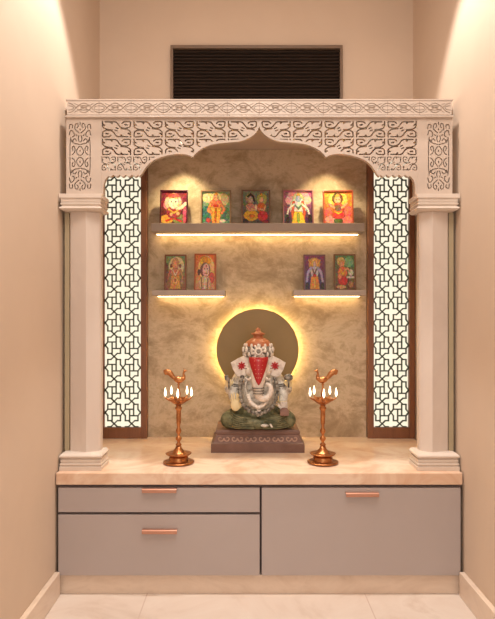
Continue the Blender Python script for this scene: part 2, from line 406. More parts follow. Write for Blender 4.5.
CR, OR, GO, RD, GN, PK, MR, DK, WH, SK, YE = (240, 220, 190), (226, 120, 40), (232, 170, 60), (200, 40, 30), (80, 140, 90), (235, 120, 140), (100, 20, 35), (35, 20, 25), (245, 238, 225), (235, 165, 120), (245, 205, 50)
ART = [
 # elephant-headed deity, maroon ground
 paint(((110, 15, 35), (70, 20, 30)), [('e', .5, .6, .36, .36, (150, 60, 60)), ('e', .2, .58, .12, .12, PK), ('e', .22, .15, .26, .14, GO), ('e', .72, .15, .26, .16, (110, 130, 70)), ('e', .92, .3, .08, .3, (200, 70, 110)),
   ('e', .5, .36, .28, .2, (150, 40, 50)), ('e', .26, .66, .13, .17, (230, 175, 150)), ('e', .7, .68, .1, .15, (230, 175, 150)), ('e', .48, .66, .2, .2, CR), ('p', [(.3, .78), (.48, .99), (.66, .78)], (215, 150, 90)), ('e', .47, .86, .15, .06, (180, 60, 60)),
   ('l', [(.52, .62), (.62, .48), (.78, .5), (.95, .62)], .06, CR), ('e', .4, .68, .03, .02, DK), ('e', .57, .68, .03, .02, DK), ('l', [(.3, .46), (.5, .34), (.66, .42)], .03, GO), ('e', .4, .3, .07, .06, SK), ('e', .66, .32, .07, .06, SK), ('l', [(.2, .1), (.5, .18), (.8, .08)], .03, RD)], 1),
 # standing figure, golden orange
 paint(((150, 165, 110), (60, 130, 110)), [('e', .25, .8, .25, .16, (225, 210, 150)), ('e', .75, .75, .22, .2, (215, 195, 140)), ('e', .15, .35, .16, .2, (40, 110, 100)), ('e', .85, .3, .14, .22, (70, 120, 90)), ('e', .5, .78, .2, .2, (240, 215, 150)), ('p', [(.4, .88), (.5, 1), (.6, .88)], GO),
   ('e', .5, .62, .22, .16, (225, 120, 70)), ('e', .5, .8, .1, .1, SK), ('p', [(.3, .5), (.7, .5), (.64, .02), (.36, .02)], GO), ('l', [(.5, .45), (.48, .1)], .04, (200, 90, 30)), ('l', [(.32, .62), (.22, .42), (.34, .36)], .05, (225, 130, 80)), ('l', [(.68, .62), (.8, .45), (.7, .34)], .05, (225, 130, 80)), ('e', .5, .56, .1, .04, RD), ('e', .46, .8, .02, .015, DK), ('e', .55, .8, .02, .015, DK), ('e', .74, .1, .12, .06, (235, 225, 190)), ('e', .24, .12, .1, .07, (190, 60, 50))], 2),
 # seated couple, yellow and red dress
 paint(((120, 135, 110), (70, 60, 60)), [('e', .3, .78, .2, .16, (170, 150, 110)), ('e', .72, .76, .2, .18, (170, 180, 90)), ('e', .3, .74, .1, .11, (200, 170, 150)), ('l', [(.2, .84), (.3, .9), (.4, .84), (.44, .7)], .035, DK), ('e', .7, .74, .09, .1, (240, 190, 130)), ('p', [(.6, .84), (.7, .96), (.8, .84)], GO),
   ('e', .3, .5, .18, .14, (210, 140, 120)), ('e', .7, .5, .17, .15, (215, 90, 40)), ('e', .32, .26, .28, .17, (240, 175, 30)), ('e', .76, .24, .2, .16, (205, 35, 35)), ('e', .34, .24, .12, .07, (225, 110, 20)), ('e', .5, .5, .05, .1, (235, 225, 190)), ('l', [(.15, .55), (.25, .42), (.45, .44)], .035, SK), ('l', [(.6, .46), (.8, .42), (.86, .55)], .035, SK), ('e', .1, .1, .1, .07, DK), ('e', .88, .08, .1, .06, (150, 30, 30))], 3),
 # multi armed figure, pink sky, yellow dress
 paint(((190, 90, 130), (40, 30, 60)), [('e', .5, .85, .4, .18, (235, 150, 160)), ('e', .2, .72, .16, .14, (235, 170, 180)), ('e', .82, .72, .16, .14, (235, 190, 170)), ('e', .5, .75, .2, .2, (190, 210, 150)), ('e', .5, .5, .3, .3, (220, 225, 220)), ('e', .5, .76, .09, .1, (170, 190, 210)), ('p', [(.42, .85), (.5, 1), (.58, .85)], GO),
   ('l', [(.34, .66), (.3, .35), (.34, .02)], .05, (225, 90, 60)), ('l', [(.66, .66), (.72, .35), (.66, .02)], .05, (225, 90, 60)), ('p', [(.36, .38), (.64, .38), (.76, 0), (.26, 0)], YE), ('e', .5, .2, .06, .16, (150, 190, 70)), ('l', [(.36, .6), (.16, .45), (.1, .2)], .035, WH), ('l', [(.64, .6), (.84, .45), (.92, .2)], .035, WH), ('e', .12, .16, .07, .14, DK), ('e', .9, .16, .07, .14, DK), ('l', [(.4, .56), (.5, .46), (.6, .56)], .03, (90, 130, 90))], 4),
 # goddess on lotus, orange ground
 paint(((235, 140, 40), (190, 80, 60)), [('e', .5, .72, .36, .26, (250, 190, 80)), ('e', .48, .78, .2, .18, (90, 60, 30)), ('e', .48, .74, .12, .13, SK), ('p', [(.38, .84), (.48, .98), (.6, .84)], (200, 150, 60)), ('e', .5, .46, .2, .2, (205, 80, 50)), ('e', .48, .5, .12, .1, (120, 90, 70)),
   ('e', .14, .36, .14, .16, (230, 100, 90)), ('e', .84, .4, .14, .16, (230, 110, 90)), ('e', .22, .14, .2, .12, (245, 160, 150)), ('e', .8, .14, .2, .14, (240, 120, 110)), ('e', .5, .1, .16, .1, (70, 90, 40)), ('e', .5, .26, .24, .1, (215, 60, 50)), ('l', [(.36, .5), (.2, .6)], .04, SK), ('l', [(.62, .5), (.8, .62)], .04, SK), ('l', [(.38, .38), (.5, .32), (.62, .38)], .025, YE), ('e', .44, .75, .02, .015, DK), ('e', .53, .75, .02, .015, DK)], 5),
 # pale green, orange garlanded figure
 paint(((110, 150, 90), (150, 90, 60)), [('e', .55, .7, .4, .28, (225, 205, 150)), ('e', .5, .76, .18, .18, (215, 150, 100)), ('e', .5, .78, .1, .1, SK), ('e', .28, .7, .06, .06, (140, 70, 50)), ('e', .74, .7, .06, .06, (140, 70, 50)), ('e', .5, .48, .26, .16, (215, 130, 90)), ('p', [(.28, .42), (.72, .42), (.78, .02), (.22, .02)], (220, 150, 60)), ('e', .5, .28, .14, .12, (235, 175, 90)), ('e', .5, .28, .05, .05, (180, 90, 40)), ('l', [(.24, .56), (.14, .4), (.1, .3)], .05, (200, 110, 90)), ('l', [(.76, .56), (.86, .4), (.84, .2)], .05, (190, 140, 90)), ('l', [(.36, .58), (.5, .42), (.64, .58)], .03, (245, 215, 160)), ('e', .06, .5, .06, .3, (120, 70, 50))], 6),
 # portrait with crown and yellow halo
 paint(((225, 110, 20), (200, 150, 90)), [('e', .55, .62, .42, .36, (250, 200, 110)), ('e', .5, .82, .28, .14, (240, 180, 20)), ('e', .5, .84, .12, .12, (225, 140, 10)), ('e', .5, .56, .26, .22, (110, 60, 40)), ('e', .54, .56, .18, .2, (235, 180, 160)), ('e', .46, .6, .03, .02, DK), ('e', .62, .6, .03, .02, DK), ('l', [(.48, .47), (.6, .47)], .015, RD), ('e', .18, .5, .07, .09, (60, 30, 20)), ('e', .82, .34, .14, .16, (210, 60, 50)), ('e', .48, .2, .3, .2, (215, 170, 130)), ('l', [(.3, .34), (.34, .06)], .03, (130, 90, 60)), ('l', [(.5, .34), (.48, .04)], .03, WH), ('l', [(.64, .3), (.6, .04)], .03, (130, 90, 60)), ('e', .54, .68, .03, .04, RD)], 7),
 # purple ground, golden many-armed figure
 paint(((130, 50, 90), (40, 35, 80)), [('e', .5, .76, .3, .2, (210, 150, 80)), ('e', .5, .8, .16, .14, (235, 190, 90)), ('e', .5, .76, .08, .09, (220, 180, 170)), ('e', .5, .52, .2, .18, (200, 195, 190)), ('l', [(.34, .64), (.16, .5), (.1, .25)], .06, (170, 160, 200)), ('l', [(.66, .64), (.84, .5), (.9, .25)], .06, (170, 160, 200)), ('l', [(.36, .72), (.22, .86)], .04, GO), ('l', [(.64, .72), (.78, .86)], .04, GO), ('p', [(.32, .4), (.68, .4), (.76, .0), (.24, .0)], (225, 135, 40)), ('e', .5, .18, .06, .16, (240, 180, 60)), ('e', .12, .1, .09, .12, DK), ('e', .88, .1, .09, .12, DK), ('l', [(.4, .6), (.5, .44), (.6, .6)], .03, (110, 80, 60)), ('e', .5, .42, .1, .05, RD)], 8),
 # green ground, figure in red and orange
 paint(((90, 140, 80), (110, 60, 40)), [('e', .7, .8, .26, .16, (120, 180, 120)), ('e', .3, .82, .22, .14, (215, 190, 110)), ('e', .34, .74, .14, .13, (225, 160, 90)), ('e', .34, .74, .08, .08, SK), ('e', .38, .5, .24, .18, (225, 110, 60)), ('e', .4, .26, .26, .14, (205, 35, 30)), ('e', .24, .4, .1, .1, (235, 150, 90)), ('e', .8, .5, .14, .1, (215, 215, 190)), ('l', [(.6, .36), (.96, .36)], .03, (225, 215, 190)), ('l', [(.66, .3), (.66, .06)], .035, (90, 50, 30)), ('e', .8, .16, .14, .1, (170, 110, 70)), ('e', .3, .08, .26, .06, (215, 160, 100)), ('l', [(.46, .56), (.66, .62), (.74, .54)], .035, SK), ('l', [(.28, .6), (.4, .44), (.5, .58)], .025, YE)], 9),
]
def picture(px0, px1, py0, zbase, art, fcol, label, group, yf):
    x0, x1 = X(px0, yf), X(px1, yf); z1 = Z(py0, yf); z0 = zbase; h = z1-z0
    lean = math.radians(7)
    xc = (x0+x1)/2
    t = thing('framed_picture', label, 'picture', (xc, yf, z0+.0008), group)
    fm = mat('picture_frame_paint', srgb(fcol), .4)
    R = Matrix.Translation((xc, yf, z0)) @ Matrix.Rotation(-lean, 4, 'X')
    hw = (x1-x0)/2; fw = .0065; d = .014; hh = h/math.cos(lean)
    b = NB()
    box(b, -hw, hw, 0, d, 0, fw, .001); box(b, -hw, hw, 0, d, hh-fw, hh, .001)
    box(b, -hw, -hw+fw, 0, d, fw, hh-fw, .001); box(b, hw-fw, hw, 0, d, fw, hh-fw, .001)
    bmesh.ops.transform(b, matrix=R, verts=b.verts); obj('frame', b, fm, t)
    b = NB(); box(b, -hw+.002, hw-.002, d-.004, d+.001, .002, hh-.002)
    bmesh.ops.transform(b, matrix=R, verts=b.verts); obj('backing', b, 'pfback', t)
    # print
    b = NB(); iw = 2*(hw-fw*.8); ih = hh-1.6*fw; ox = -hw+fw*.8; oz = fw*.8
    lay = b.loops.layers.float_color.new('print')
    vs = [[b.verts.new((ox+iw*i/NX, .005, oz+ih*j/NZ)) for i in range(NX+1)] for j in range(NZ+1)]
    for j in range(NZ):
        for i in range(NX):
            f = b.faces.new((vs[j][i], vs[j][i+1], vs[j+1][i+1], vs[j+1][i]))
            c = srgb(art[j, i])
            for l in f.loops: l[lay] = (*c, 1)
    bmesh.ops.transform(b, matrix=R, verts=b.verts); obj('print', b, 'print', t)
G1 = 'framed deity pictures on the shelves'
YPc = .555
zb1 = zs1; zb2 = zs2
PL = [
 (159.5, 187.5, 188.8, zb1, (70, 15, 30), 'maroon print of an elephant-headed deity, far left on the long shelf'),
 (200.5, 231, 189, zb1, (150, 120, 90), 'print of a standing golden-robed deity on green, second on the long shelf'),
 (241.5, 270.5, 188.6, zb1, (130, 95, 75), 'framed print of a couple in yellow and red dress, middle of the long shelf'),
 (283, 314, 188.5, zb1, (165, 110, 110), 'print of a deity in bright yellow under a pink sky, on the long shelf'),
 (323.5, 354, 189, zb1, (165, 80, 55), 'orange print of a goddess above pink lotuses, far right on the long shelf'),
 (164, 186, 254, zb2, (140, 85, 60), 'small print of an orange-clad deity, left picture on the lower left shelf'),
 (194, 216, 253, zb2, (175, 90, 45), 'small print of a crowned face with yellow halo, beside the left edge of the lower left shelf pair'),
 (304, 326, 254, zb2, (130, 90, 95), 'small print of a golden deity on purple, left picture on the lower right shelf'),
 (334.5, 356.5, 253.5, zb2, (140, 100, 70), 'small print of a deity in red on green, right picture on lower right shelf'),
]
PL[6] = PL[6][:5]+('small print of a crowned face in yellow halo, right on the lower left shelf',)
for k, (a, c, p, zb, fc, lb) in enumerate(PL):
    picture(a, c, p, zb, ART[k], fc, lb, G1, YPc)

# ------------------------------------------------------------------ halo disc
ydc = .592
dx, dz, dr = X(257.6, ydc), Z(350, ydc), 41.2/S(ydc)
t = thing('backlit_disc', 'round bronze disc with yellow halo light behind the seated idol', 'disc', (dx, YP, dz-dr))
def disc(bm, x, z, r0, r1, y0, y1, n=96):
    P = []
    for r in (r1, r0):
        for y in (y0, y1): P.append([bm.verts.new((x+r*math.cos(2*PI*k/n), y, z+r*math.sin(2*PI*k/n))) for k in range(n)])
    of, ob, inf, inb = P
    for k in range(n):
        j = (k+1) % n
        bm.faces.new((of[k], of[j], ob[j], ob[k])); bm.faces.new((inf[j], inf[k], inb[k], inb[j]))
        bm.faces.new((of[j], of[k], inf[k], inf[j])); bm.faces.new((ob[k], ob[j], inb[j], inb[k]))
b = NB(); n = 96
A = [b.verts.new((dx+dr*math.cos(2*PI*k/n), ydc, dz+dr*math.sin(2*PI*k/n))) for k in range(n)]
B = [b.verts.new((v.co.x, ydc+.008, v.co.z)) for v in A]
fA = b.faces.new(A); b.faces.new(B[::-1])
for k in range(n): b.faces.new((A[k], B[k], B[(k+1) % n], A[(k+1) % n]))
bmesh.ops.bevel(b, geom=list(fA.edges), offset=.0015, segments=1, affect='EDGES')
obj('disc', b, 'disc', t)
b = NB(); disc(b, dx, dz, .150, .158, ydc+.008, YP-.001); obj('mount', b, 'brown', t)
b = NB(); disc(b, dx, dz, .158, .170, ydc+.010, YP-.004); o = obj('light_ring', b, 'haloled', t); o['label'] = 'yellow light ring'

# ------------------------------------------------------------------ columns
def moulding(bm, x0, x1, y0, y1, prof):
    """prof (inset, z); rectangle footprint; outer/back sides clamp"""
    rings = []
    for d, z in prof:
        rings.append([bm.verts.new(c) for c in ((x0+d, y0+d, z), (x1-d, y0+d, z), (x1-d, y1, z), (x0+d, y1, z))])
    bm.faces.new(rings[0][::-1]); bm.faces.new(rings[-1])
    for a, b_ in zip(rings, rings[1:]):
        for k in range(4): bm.faces.new((a[k], a[(k+1) % 4], b_[(k+1) % 4], b_[k]))
    bmesh.ops.recalc_face_normals(bm, faces=bm.faces)

def roll(z0, z1, d0, bulge, n=6):
    return [(d0-bulge*math.sin(PI*i/n), z0+(z1-z0)*i/n) for i in range(n+1)]
BT = .513; KB = 1.421; KT = 1.482
for s, side in ((-1, 'left'), (1, 'right')):
    t = thing('column', 'pale stone bow-fronted column standing at the %s end of the countertop' % side, 'column', (s*.66, .07, CT+.0005), 'stone columns of the shrine')
    xi, xo = s*.5875, s*.746
    x0, x1 = sorted((xi, xo))
    b = NB(); pr = [(.000, CT+.0005), (.000, CT+.014)]+roll(CT+.016, CT+.029, .006, .005)+[(.004, CT+.031), (.004, CT+.040), (.009, CT+.042)]+roll(CT+.043, BT-.002, .007, .007)+[(.009, BT)]
    moulding(b, x0, x1, .018, .128, pr); obj('base', b, 'moulding', t)
    h = KT-KB
    b = NB(); pr = [(.010, KB)]+roll(KB+.002, KB+.015, .007, .007)+[(.008, KB+.017)]+roll(KB+.018, KB+.030, .007, .004)+[(.005, KB+.032), (.005, KB+.044), (.000, KB+.046), (.000, KT)]
    moulding(b, x0, x1, .018, .128, pr); obj('capital', b, 'moulding', t)
    # bow-fronted shaft
    xn = .605 if s < 0 else .612
    plan = [(s*xn, .105), (s*xn, .074), (s*(xn+.006), .066), (s*.651, .046), (s*.6535, .0453), (s*.656, .046), (s*.717, .066), (s*.723, .074), (s*.723, .105)]
    b = NB(); lo = [b.verts.new((x, y, BT)) for x, y in plan]; hi = [b.verts.new((x, y, KB)) for x, y in plan]
    b.faces.new(lo); b.faces.new(hi[::-1]); k = len(plan)
    for i in range(k): b.faces.new((lo[i], lo[(i+1) % k], hi[(i+1) % k], hi[i]))
    bmesh.ops.recalc_face_normals(b, faces=b.faces)
    o = obj('shaft', b, 'column', t)
    xa, xb = sorted((s*.724, s*.742))
    b = NB(); box(b, xa, xb, .070, .120, BT, KB, .001); obj('side_strip', b, 'stripstone', t)

# ------------------------------------------------------------------ carved arch screen
YF = .040
APX = 260.3
def HX(px): return (APX-px)/S(YF)
def HZ(py): return Z(py, YF)
arch_px = [(260.3, 126.5), (258.6, 130.5), (255.5, 134.2), (250.5, 137.8), (245, 140.2), (239.5, 141.6), (230, 142.4), (221.7, 143.1), (215, 144), (210.5, 145.2), (204, 147.9), (199.5, 150.8), (196, 154), (193.6, 157.2),
           (191, 155.6), (187, 154.4), (182, 153.9), (177, 154.0), (168, 155.4), (160, 157.8), (155, 160), (151, 162.7), (147.5, 166.4), (144.6, 170.8), (142.2, 174.5), (140, 176.8)]
sp = []
x = 139.2
while x > 110.5:
    for k in range(5):
        sp.append((x-6.2*k/5, 174.6+2.2*abs(math.sin(PI*k/5))))
    x -= 6.2
arch_px += sp + [(108.2, 177.2), (106.4, 179.5), (105, 183), (104.3, 187), (104.1, 196)]
AP = np.array([(HX(a), HZ(c)) for a, c in arch_px])
HMAX = .594; ZT = 1.772
poly = [(0, ZT+.05)]+[tuple(p) for p in AP]+[(HMAX+.05, AP[-1][1]), (HMAX+.05, ZT+.05)]
step = .0019
hs = np.linspace(0, HMAX, int(HMAX/step)+1); zs = np.linspace(AP[:, 1].min(), ZT, int((ZT-AP[:, 1].min())/step)+1)
HH, ZZ = np.meshgrid(hs, zs)
def segdist(P):
    d = np.full(HH.shape, 9.)
    for (x0, z0), (x1, z1) in zip(P, P[1:]):
        dx_, dz_ = x1-x0, z1-z0; t_ = np.clip(((HH-x0)*dx_+(ZZ-z0)*dz_)/(dx_*dx_+dz_*dz_+1e-12), 0, 1)
        d = np.minimum(d, np.hypot(HH-x0-t_*dx_, ZZ-z0-t_*dz_))
    return d
ad = segdist(AP); ins = np.zeros(HH.shape, bool); k = len(poly)
for i in range(k):
    x0, z0 = poly[i]; x1, z1 = poly[(i+1) % k]
    if z0 == z1: continue
    ins ^= ((z0 > ZZ) != (z1 > ZZ)) & (HH < (x1-x0)*(ZZ-z0)/(z1-z0)+x0)
arch = np.where(ins, ad, -ad)
TILE = [([(.03, .03), (.03, .33)], 1.), ([(.04, .2), (.10, .25)], 1.2),
        ([(.12, .05), (.28, .05), (.45, .05), (.53, .14), (.58, .27), (.64, .37), (.73, .43), (.86, .42), (.95, .34), (.965, .2), (.96, .05), (.84, .04), (.74, .06), (.69, .14)], 1.),
        ([(.31, .07), (.35, .15)], 1.1), ([(.78, .22), (.85, .24)], 1.2), ([(.64, .47), (.78, .49), (.9, .55), (.96, .66)], .9), ([(.48, .40), (.56, .46)], .9)]
def cr2(pts, n=4):
    return [(p.x, p.y) for p in smoothline([(a, c, 0) for a, c in pts], n)]
strokes = []
pitch = 31.5/S(YF); rp = 17.7/S(YF)
def tile(hl, zt, w, h, wd):
    # hl: outer h edge ; u runs towards the centre
    for pts, k_ in TILE:
        for fl in (0, 1):
            P = [((1-u) if fl else u, (1-t_) if fl else t_) for u, t_ in pts]
            P = cr2(P) if len(P) > 2 else P
            strokes.append(([(hl-u*w, zt-t_*h) for u, t_ in P], wd*k_))
for r_ in range(3):
    for c_ in range(5):
        zt = HZ(121)-r_*rp; hl = HX(102.6)-c_*pitch
        if r_ < 2: tile(hl, zt, pitch*.945, rp*.93, .0026)
        elif c_ < 2:
            for i in range(2): tile(hl-i*pitch/2, zt, pitch/2*.9, rp*.80, .0017)
sd = np.full(HH.shape, 9.)
for P, wd in strokes:
    a = np.array(P); x0, x1 = a[:, 0].min()-.01, a[:, 0].max()+.01; z0, z1 = a[:, 1].min()-.01, a[:, 1].max()+.01
    i0, i1 = np.searchsorted(hs, (x0, x1)); j0, j1 = np.searchsorted(zs, (z0, z1))
    if i1 <= i0 or j1 <= j0: continue
    hh, zz = HH[j0:j1, i0:i1], ZZ[j0:j1, i0:i1]; d = np.full(hh.shape, 9.)
    for (xa, za), (xb, zb_) in zip(P, P[1:]):
        dx_, dz_ = xb-xa, zb_-za; t_ = np.clip(((hh-xa)*dx_+(zz-za)*dz_)/(dx_*dx_+dz_*dz_+1e-12), 0, 1)
        d = np.minimum(d, np.hypot(hh-xa-t_*dx_, zz-za-t_*dz_))
    sd[j0:j1, i0:i1] = np.minimum(sd[j0:j1, i0:i1], d-wd)
fld = np.minimum(arch, np.maximum(sd, .0085-arch))
fld = np.where(np.abs(fld) < 5e-5, 5e-5, fld)

def march(bm, fld, hs, zs, sgn, y0, y1):
    cache = {}
    def vert(key, x, z):
        if key not in cache: cache[key] = (bm.verts.new((sgn*x, y0, z)), bm.verts.new((sgn*x, y1, z)))
        return cache[key]
    ny, nx = fld.shape
    for j in range(ny-1):
        for i in range(nx-1):
            cs = [(j, i), (j, i+1), (j+1, i+1), (j+1, i)]
            vals = [fld[c] for c in cs]
            if max(vals) <= 0: continue
            out = []
            for q in range(4):
                a, c = cs[q], cs[(q+1) % 4]; va, vc = vals[q], vals[(q+1) % 4]
                if va > 0: out.append((vert(a, hs[a[1]], zs[a[0]]), False))
                if (va > 0) != (vc > 0):
                    t_ = va/(va-vc); key = (min(a, c), max(a, c))
                    out.append((vert(key, hs[a[1]]+(hs[c[1]]-hs[a[1]])*t_, zs[a[0]]+(zs[c[0]]-zs[a[0]])*t_), True))
            if len(out) < 3: continue
            fr = [o[0][0] for o in out]; bk = [o[0][1] for o in out]
            if sgn < 0: fr2, bk2 = fr[::-1], bk
            else: fr2, bk2 = fr, bk[::-1]
            bm.faces.new(fr2); bm.faces.new(bk2)
            m_ = len(out)
            for q in range(m_):
                if out[q][1] and out[(q+1) % m_][1]:
                    a, c = out[q][0], out[(q+1) % m_][0]
                    try: bm.faces.new((a[0], a[1], c[1], c[0]) if sgn > 0 else (c[0], c[1], a[1], a[0]))
                    except ValueError: pass

t_arch = thing('carved_arch', 'pierced stone arch with cusped edge and carved top beam spanning the two columns', 'arch', (0, YF, KT+.0005))
b = NB(); march(b, fld, hs, zs, 1, YF, YF+.020); march(b, fld, hs, zs, -1, YF, YF+.020)
bmesh.ops.remove_doubles(b, verts=[v for v in b.verts if abs(v.co.x) < 1e-6], dist=1e-6)
obj('pierced_panel', b, 'stone', t_arch)

def carved(bm, x0, x1, z0, z1, y0, y1, lines, step=.0018):
    """flat skin from y0 back to y1 with grooves cut along the given lines [(pts, half width)]"""
    xs_ = np.linspace(x0, x1, int((x1-x0)/step)+1); zs_ = np.linspace(z0, z1, int((z1-z0)/step)+1)
    A, B = np.meshgrid(xs_, zs_); d = np.full(A.shape, 9.)
    for P, wd in lines:
        for (xa, za), (xb, zb_) in zip(P, P[1:]):
            i0, i1 = np.searchsorted(xs_, (min(xa, xb)-.008, max(xa, xb)+.008)); j0, j1 = np.searchsorted(zs_, (min(za, zb_)-.008, max(za, zb_)+.008))
            if i1 <= i0 or j1 <= j0: continue
            a_, b_ = A[j0:j1, i0:i1], B[j0:j1, i0:i1]; dx_, dz_ = xb-xa, zb_-za
            t_ = np.clip(((a_-xa)*dx_+(b_-za)*dz_)/(dx_*dx_+dz_*dz_+1e-12), 0, 1)
            d[j0:j1, i0:i1] = np.minimum(d[j0:j1, i0:i1], np.hypot(a_-xa-t_*dx_, b_-za-t_*dz_)-wd)
    d[0, :] = d[-1, :] = -.0002; d[:, 0] = d[:, -1] = -.0002
    d = np.where(np.abs(d) < 5e-5, 5e-5, d)
    march(bm, d, xs_, zs_, 1, y0, y1)
for s in (-1, 1):
    x0, x1 = sorted((s*.594, s*.7255))
    b = NB(); box(b, x0, x1, YF+.010, YF+.062, KT+.0005, 1.768, .001)
    xc = s*HX(81.2)
    hw = .044; z0_, z1_ = HZ(191), HZ(122); H = z1_-z0_; zc = (z0_+z1_)/2
    half = [  # (a 0..1 from centre, b 0..1 from middle to end)
        [(.86, .02), (.86, .3), (.80, .55)], [(.92, .62), (.80, .75), (.55, .70), (.50, .60), (.64, .57)],
        [(.04, .03), (.22, .07), (.30, .16), (.16, .25), (.05, .29)],
        [(.68, .05), (.50, .10), (.42, .20), (.54, .30), (.68, .25), (.60, .17)],
        [(.05, .34), (.22, .36), (.50, .38), (.62, .46), (.44, .51), (.30, .45)],
        [(.06, .42), (.16, .50), (.10, .60)],
        [(.92, .80), (.86, .92), (.64, .90), (.66, .82)],
        [(.08, .68), (.22, .72), (.44, .80), (.40, .92), (.22, .95), (.16, .87), (.26, .83)],
        [(0, .76), (0, .80)], [(0, .92), (0, .99)],
        [(.68, .40), (.74, .48)],
        [(.26, .60), (.36, .63)], [(0, .14), (0, .18)],
    ]
    L = []
    for P in half:
        P2 = cr2(P, 4) if len(P) > 2 else P
        for sx in (-1, 1):
            for sz in (-1, 1): L.append(([(xc+sx*a*hw, zc+sz*c*H/2) for a, c in P2], .0019))
    carved(b, x0, x1, KT+.0005, 1.768, YF-.002, YF+.010, L)
    obj('pier', b, 'stone', t_arch)
# header beam
b = NB()
ZH0, ZH1 = 1.768, 1.838
pr = [(.004, ZH0)]+roll(ZH0+.001, ZH0+.009, .003, .004)+[(.006, ZH0+.011), (.006, ZH1-.007), (.001, ZH1-.005), (.001, ZH1)]
moulding(b, -.7265, .7265, YF-.012, YF+.062, pr)
pw = 31.9/S(YF); zc = (ZH0+.011+ZH1-.007)/2; am = .018
L = []
for s in (-1, 1):
    for i in range(6):
        xa = s*i*pw; xb = s*(i+1)*pw if i < 5 else s*.714
        L_ = xb-xa
        for ph in (1, -1):
            L.append(([(xa+L_*k/16, zc+ph*am*math.cos(2*PI*k/16)) for k in range(17)], .0017))
            L.append(([(xa+L_*k/16, zc+ph*(am*.55*math.cos(2*PI*k/16)+.013*(1 if ph > 0 else 1))) for k in range(3, 14)], .0011))
        L.append(([(xa+L_*(.5+.26*math.cos(2*PI*k/16)), zc+.0085*math.sin(2*PI*k/16)) for k in range(17)], .0015))
        L.append(([(xa+L_*(.5-.1), zc), (xa+L_*(.5+.1), zc)], .0018))
        L.append(([(xa+L_*.17*math.cos(PI*k/8-PI/2), zc+.008*math.sin(PI*k/8-PI/2)) for k in range(9)], .0013))
        L.append(([(xb+L_*.17*math.cos(PI*k/8+PI/2), zc+.008*math.sin(PI*k/8+PI/2)) for k in range(9)], .0013))
carved(b, -.720, .720, ZH0+.0115, ZH1-.0075, YF-.0105, YF-.005, L, .0017)
hd = obj('top_beam', b, 'stone', t_arch)
jm = mat('joint_line', (.30, .21, .16), .7)
for s in (-1, 1):
    for i in range(0 if s > 0 else 1, 6):
        xj = s*i*pw; b = NB(); box(b, xj-.0008, xj+.0008, YF-.0112, YF-.009, ZH0+.012, ZH1-.008); obj('panel_joint', b, jm, hd)

# canopy slab over the niche with two downlights
b = NB(); box(b, -.749, .749, YF+.063, YW-.001, SOF, 1.838, .001)
tag(obj('canopy_slab', b, 'stone'), 'stone slab roofing the niche behind the carved arch', 'slab')
for k, xl in enumerate((-.345, .335)):
    t = thing('downlight', 'small round recessed downlight under the canopy, %s of centre' % ('left' if k == 0 else 'right'), 'light', (xl, .50, SOF-.006), 'canopy downlights')
    b = NB(); disc(b, 0, 0, .020, .030, 0, .006, 28)
    bmesh.ops.transform(b, matrix=Matrix.Translation((xl, .50, SOF-.006)) @ Matrix.Rotation(PI/2, 4, 'X') @ Matrix.Translation((0, 0, 0)), verts=b.verts)
    bmesh.ops.recalc_face_normals(b, faces=b.faces)
    zt_ = max(v.co.z for v in b.verts)
    bmesh.ops.translate(b, verts=b.verts, vec=(0, 0, SOF-zt_))
    obj('ring', b, 'trimw', t)
    b = NB(); lathe(b, xl, .50, [(.019, SOF-.003), (.019, SOF-.0005)], 24); obj('lens', b, 'light', t)

